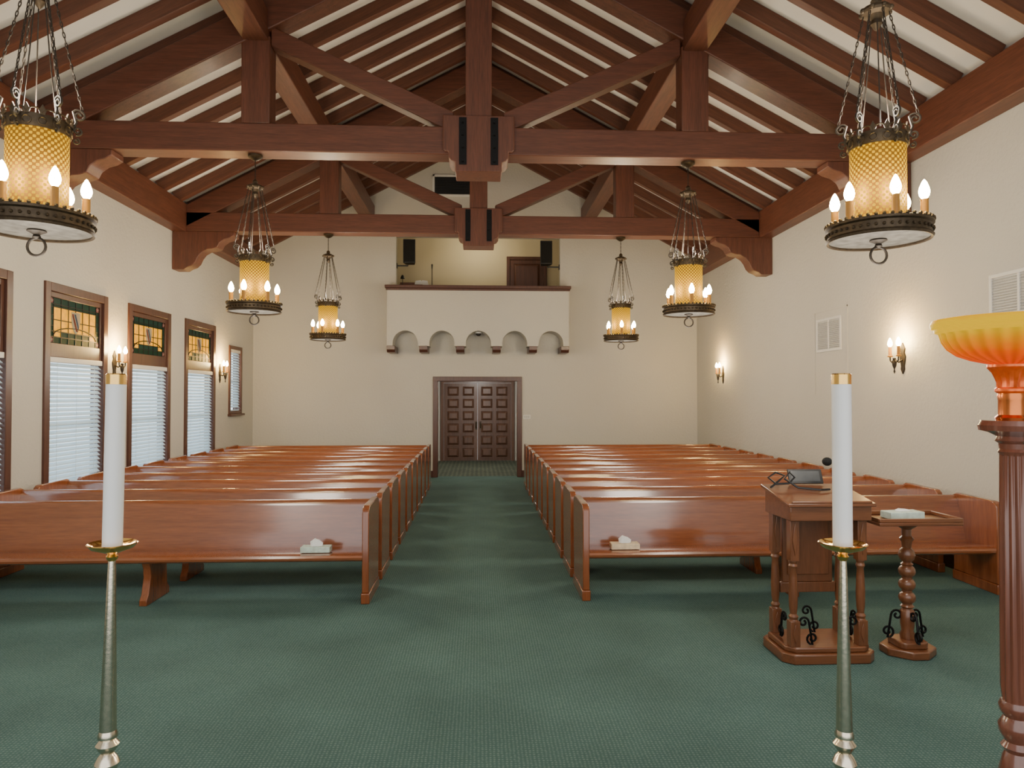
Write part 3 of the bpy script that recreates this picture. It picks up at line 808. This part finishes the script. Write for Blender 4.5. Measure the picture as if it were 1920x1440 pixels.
# ------------------------------------------------------------------ lectern
LX, LY = 2.58, 5.2
lec = empty('lectern', (LX,LY,0)); tag(lec,'carved wooden lectern with sloped top on four turned columns','lectern')
def octo(w, d, c): return [(-w+c,-d),(w-c,-d),(w,-d+c),(w,d-c),(w-c,d),(-w+c,d),(-w,d-c),(-w,-d+c)]
b = MB(); b.prism(octo(0.35,0.24,0.07),'z',0,0.075); b.prism(octo(0.32,0.21,0.06),'z',0.075,0.115); b.build('base',M['oak_x'],lec,bevel=0.01)
for sx in (-1,1):
    for sy in (-1,1):
        b = MB(); cx, cy = sx*0.255, sy*0.155
        b.box(cx-0.036,cx+0.036,cy-0.036,cy+0.036,0.115,0.30)
        b.lathe([(0.036,0.30),(0.028,0.31),(0.036,0.33),(0.024,0.35),(0.030,0.40),(0.033,0.50),(0.028,0.62),(0.024,0.68),(0.034,0.70),(0.026,0.72),(0.034,0.74)],16,(cx,cy,0))
        b.box(cx-0.034,cx+0.034,cy-0.034,cy+0.034,0.74,1.06)
        for (q0,q1) in ((0.14,0.28),(0.78,1.02)):
            m = (q0+q1)/2
            b.prism([(cx,q0),(cx+0.022,m),(cx,q1),(cx-0.022,m)],'y',cy-0.042,cy-0.034)
        b.build('column',M['oak_z'],lec,bevel=0.003)
b = MB(); b.prism([(-0.23,1.04),(0.22,1.04),(0.22,1.23),(-0.23,1.15)],'x',-0.305,0.305); b.build('desk_box',M['oak_x'],lec,bevel=0.006)
b = MB(); b.prism([(-0.25,1.145),(0.25,1.23),(0.25,1.255),(-0.25,1.17)],'x',-0.33,0.33); b.prism([(-0.25,1.168),(-0.235,1.171),(-0.235,1.19),(-0.25,1.187)],'x',-0.30,0.30); b.build('sloped_top',M['oak_x'],lec,bevel=0.005)
b = MB(); b.box(-0.20,0.20,0.145,0.17,0.50,1.05); b.box(-0.165,0.165,0.13,0.145,0.56,1.0); b.box(-0.22,0.22,0.14,0.175,0.42,0.50); b.build('front_panel',M['oak_z'],lec,bevel=0.006)
def iron_scroll(parent, x, y, a, z=0.115, k=1.0):
    u = Vector((math.cos(a),math.sin(a),0)); ref = (-math.sin(a),math.cos(a),0)
    c = Vector((x,y,z+0.055*k)); V = (0,0,1)
    p1 = spiral(c+u*0.03*k, u, V, 0.012*k, 0.046*k, PI, 1.25, 18)
    p2 = spiral(c-u*0.035*k+Vector((0,0,0.12*k)), u, V, 0.040*k, 0.010*k, 0, 1.2, 16)
    b = MB(); b.tube(p1+p2, 0.0085*k, 6, ref=ref)
    b.build('iron_scroll', M['iron'], parent)
for (x, y, a) in ((-0.15,-0.17,0),(0.15,-0.17,PI),(-0.27,0,PI/2),(0.27,0,PI/2),(0,0.1,0)): iron_scroll(lec, x, y, a)

# reading tablet and microphone on the lectern
tb = empty('tablet', (LX+0.03,LY+0.21,1.262)); tag(tb,'dark framed tablet screen propped on top of the lectern','tablet'); tb.rotation_euler = (R(-26),0,R(-4))
b = MB(); b.box(-0.135,0.135,0,0.014,0.0,0.12); b.build('tablet_body',M['plastic'],tb,bevel=0.004)
b = MB(); b.box(-0.112,0.112,-0.002,0.001,0.018,0.102); b.build('tablet_screen',M['screen'],tb)
mc = empty('microphone', (LX+0.20,LY+0.06,1.236)); tag(mc,'black gooseneck microphone with foam ball on the lectern','microphone')
b = MB(); b.lathe([(0.0,0),(0.04,0),(0.04,0.012),(0.015,0.025),(0.0,0.03)],16); b.build('microphone_base',M['plastic'],mc)
b = MB(); b.tube([(0,0,0.02),(0.01,0.0,0.08),(0.01,-0.005,0.14),(-0.005,-0.01,0.19),(-0.04,-0.01,0.21),(-0.08,-0.01,0.205)],0.008,8); b.build('gooseneck',M['plastic'],mc)
b = MB(); b.sphere((-0.085,-0.01,0.213),0.037,14,10,0.9); b.build('foam_ball',M['foam'],mc)
b = MB(); pts = [(LX-0.31,LY+0.10,1.245),(LX-0.24,LY+0.12,1.29),(LX-0.19,LY+0.12,1.335),(LX-0.26,LY+0.12,1.36),(LX-0.32,LY+0.12,1.32),(LX-0.26,LY+0.11,1.27),(LX-0.16,LY+0.11,1.275),(LX-0.11,LY+0.12,1.32),(LX-0.15,LY+0.12,1.36),(LX-0.19,LY+0.12,1.31),(LX-0.10,LY+0.08,1.245),(LX+0.05,LY+0.02,1.235),(LX+0.13,LY+0.04,1.236)]
b.tube(pts,0.0085,6,ref=(0,1,0)); tag(b.build('cable',M['plastic']),'looped black cable lying on the lectern top','cable')

# ------------------------------------------------------------------ side stand
sd = empty('pedestal_stand', (3.27,5.17,0)); tag(sd,'wooden pedestal stand with beaded turned post beside the lectern','stand')
b = MB(); b.prism([(-0.19,-0.06),(-0.06,-0.17),(0.06,-0.17),(0.19,-0.06),(0.19,0.06),(0.06,0.17),(-0.06,0.17),(-0.19,0.06)],'z',0,0.06); b.prism(octo(0.11,0.11,0.03),'z',0.06,0.11); b.build('base',M['oak_x'],sd,bevel=0.01)
prof = [(0.05,0.11),(0.055,0.14),(0.042,0.17),(0.05,0.22),(0.05,0.32),(0.036,0.34),(0.05,0.355),(0.036,0.37)]
for zc_ in (0.42,0.52,0.62):
    for k in range(1,8):
        t = -PI/2+PI*k/8; prof.append((0.022+0.038*math.cos(t), zc_+0.046*math.sin(t)))
prof += [(0.045,0.675),(0.03,0.69),(0.05,0.71),(0.06,0.745),(0.05,0.78),(0.032,0.80),(0.036,0.84),(0.052,0.87),(0.034,0.89),(0.034,0.94),(0.07,0.965),(0.08,1.0)]
b = MB(); b.lathe(prof,20); b.build('turned_post',M['oak_z'],sd)
b = MB(); b.box(-0.32,0.32,-0.19,0.19,0.995,1.02)
for q in ((-0.32,0.32,-0.19,-0.175),(-0.32,0.32,0.175,0.19),(-0.32,-0.305,-0.175,0.175),(0.305,0.32,-0.175,0.175)): b.box(*q,1.02,1.05)
b.build('tray_top',M['oak_x'],sd,bevel=0.005)
for a in (0.2,PI-0.2,PI*1.5): iron_scroll(sd, 0.11*math.cos(a), 0.11*math.sin(a), a, 0.10, 1.05)

# ------------------------------------------------------------------ candlesticks and candles
def candlestick(x, y, lean, nm):
    root = empty('candlestick', (x,y,0.4)); root.rotation_euler = (0,lean,0)
    tag(root,'tall hammered silver and brass candlestick at the %s of the chancel' % nm,'candlestick','chancel candlesticks')
    b = MB(); b.lathe([(0.0,0),(0.13,0),(0.13,0.012),(0.11,0.03),(0.05,0.06),(0.03,0.10),(0.024,0.16)],32); b.build('base',M['silver'],root)
    b = MB(); b.lathe([(0.024,0.16),(0.02,0.30),(0.018,0.40),(0.026,0.42),(0.034,0.445),(0.028,0.465),(0.018,0.475),(0.026,0.49),(0.033,0.508),(0.025,0.525),(0.016,0.535),(0.024,0.546),(0.031,0.56),(0.02,0.574),(0.026,0.580),(0.026,0.588),(0.022,0.60)],24); b.build('knops',M['silver'],root)
    b = MB(); b.lathe([(0.0225,0.60),(0.019,0.75),(0.015,0.90),(0.0105,1.06),(0.0095,1.08)],24); b.build('stem',M['silver'],root)
    b = MB(); b.lathe([(0.0095,1.08),(0.014,1.085),(0.016,1.093),(0.011,1.10),(0.03,1.108),(0.055,1.117),(0.066,1.130),(0.063,1.132),(0.05,1.122),(0.027,1.119),(0.0,1.119)],32); b.build('drip_dish',M['brass'],root)
    rc = empty('candle', Vector((x,y,0.4))+Matrix.Rotation(lean,3,'Y')@Vector((0,0,1.12))); rc.rotation_euler = (0,lean,0)
    tag(rc,'tall white pillar candle with gold cap in the %s candlestick' % nm,'candle','white chancel candles')
    b = MB(); b.lathe([(0.0,0),(0.0265,0),(0.0265,0.476),(0.0,0.476)],28); b.build('wax_body',M['wax'],rc)
    b = MB(); b.lathe([(0.0272,0.466),(0.0275,0.494),(0.024,0.497),(0.010,0.490),(0.0,0.488)],28); b.build('gold_cap',M['brass'],rc)
candlestick(-1.063, 2.05, R(0.75), 'left')
candlestick(1.045, 1.95, 0, 'right')

# ------------------------------------------------------------------ torchiere floor lamp
lp = empty('floor_lamp', (1.538,1.93,0.4)); tag(lp,'torchiere floor lamp with glowing amber glass bowl and fluted mahogany column','lamp')
b = MB(); b.lathe([(0.0,0),(0.15,0),(0.15,0.03),(0.12,0.05),(0.08,0.07),(0.05,0.12),(0.035,0.16)],32); b.build('base',M['mahog'],lp)
b = MB(); b.lathe([(0.035,0.16),(0.03,0.30),(0.042,0.42),(0.046,0.47),(0.034,0.52),(0.028,0.535),(0.038,0.55),(0.028,0.565),(0.042,0.59),(0.044,0.61),(0.03,0.635),(0.04,0.65),(0.042,0.665),(0.036,0.68)],32); b.build('turned_foot',M['mahog'],lp)
b = MB(); b.lathe([(0.033,0.68),(0.037,0.72),(0.0365,0.9),(0.034,1.2),(0.032,1.38),(0.032,1.385),(0.037,1.392),(0.032,1.40),(0.034,1.415)],72,lobes=12,amp=0.16,z0=0.7,z1=1.381); b.build('fluted_column',M['mahog'],lp)
b = MB(); b.lathe([(0.033,1.415),(0.044,1.424),(0.038,1.436),(0.060,1.448),(0.082,1.453),(0.085,1.468),(0.078,1.482),(0.0,1.482)],36); b.build('capital_disc',M['mahog'],lp)
b = MB(); b.lathe([(0.040,1.482),(0.042,1.49),(0.034,1.498),(0.0335,1.54),(0.036,1.552),(0.034,1.56)],28); b.build('metal_tube',M['copper'],lp)
b = MB(); b.lathe([(0.034,1.56),(0.042,1.566),(0.042,1.573),(0.037,1.578),(0.037,1.592),(0.042,1.606),(0.048,1.62),(0.056,1.630),(0.060,1.636),(0.060,1.643),(0.03,1.643)],48,lobes=12,amp=0.14,z0=1.577,z1=1.631); b.build('leaf_cup',M['cup'],lp)
b = MB(); b.lathe([(0.03,1.642),(0.06,1.646),(0.10,1.656),(0.135,1.670),(0.160,1.690),(0.174,1.712),(0.179,1.730),(0.180,1.738),(0.190,1.742),(0.192,1.750),(0.199,1.754),(0.202,1.765),(0.197,1.776),(0.186,1.778),(0.182,1.770),(0.172,1.745),(0.152,1.69),(0.10,1.665),(0.03,1.650)],130,lobes=26,amp=0.06,z0=1.65,z1=1.731,caps=False)
b.build('glass_bowl',M['lampglass'],lp)
b = MB(); b.sphere((0,0,1.71),0.03,14,10); b.build('bulb',M['bulb'],lp)

# ------------------------------------------------------------------ light
w = bpy.data.worlds.new('World'); S.world = w; w.use_nodes = True
bg = w.node_tree.nodes['Background']; bg.inputs[0].default_value = (0.99,0.99,0.98,1); bg.inputs[1].default_value = 2.1
def sun(d, e, col, ang):
    l = bpy.data.lights.new('sun','SUN'); l.energy = e; l.color = col; l.angle = R(ang)
    o = bpy.data.objects.new('sun', l); COL.objects.link(o); o.rotation_euler = Vector(d).to_track_quat('-Z','Y').to_euler()
sun((0.8,0.12,-0.5), 5.4, (0.78,0.91,1.0), 8)
point((0,18.6,2.7), 75, (1,0.93,0.84)); point((0,18.2,6.1), 32, (1,0.86,0.56))

# ------------------------------------------------------------------ camera
cam = bpy.data.cameras.new('camera'); co = bpy.data.objects.new('camera', cam); COL.objects.link(co)
F = 1300.0
cam.sensor_width = 36; cam.lens = 36*F/1920; cam.clip_start = 0.05
co.location = (0,0,1.95)
co.rotation_euler = (PI/2+math.atan(24/F), 0, -math.atan(63/F))
S.camera = co
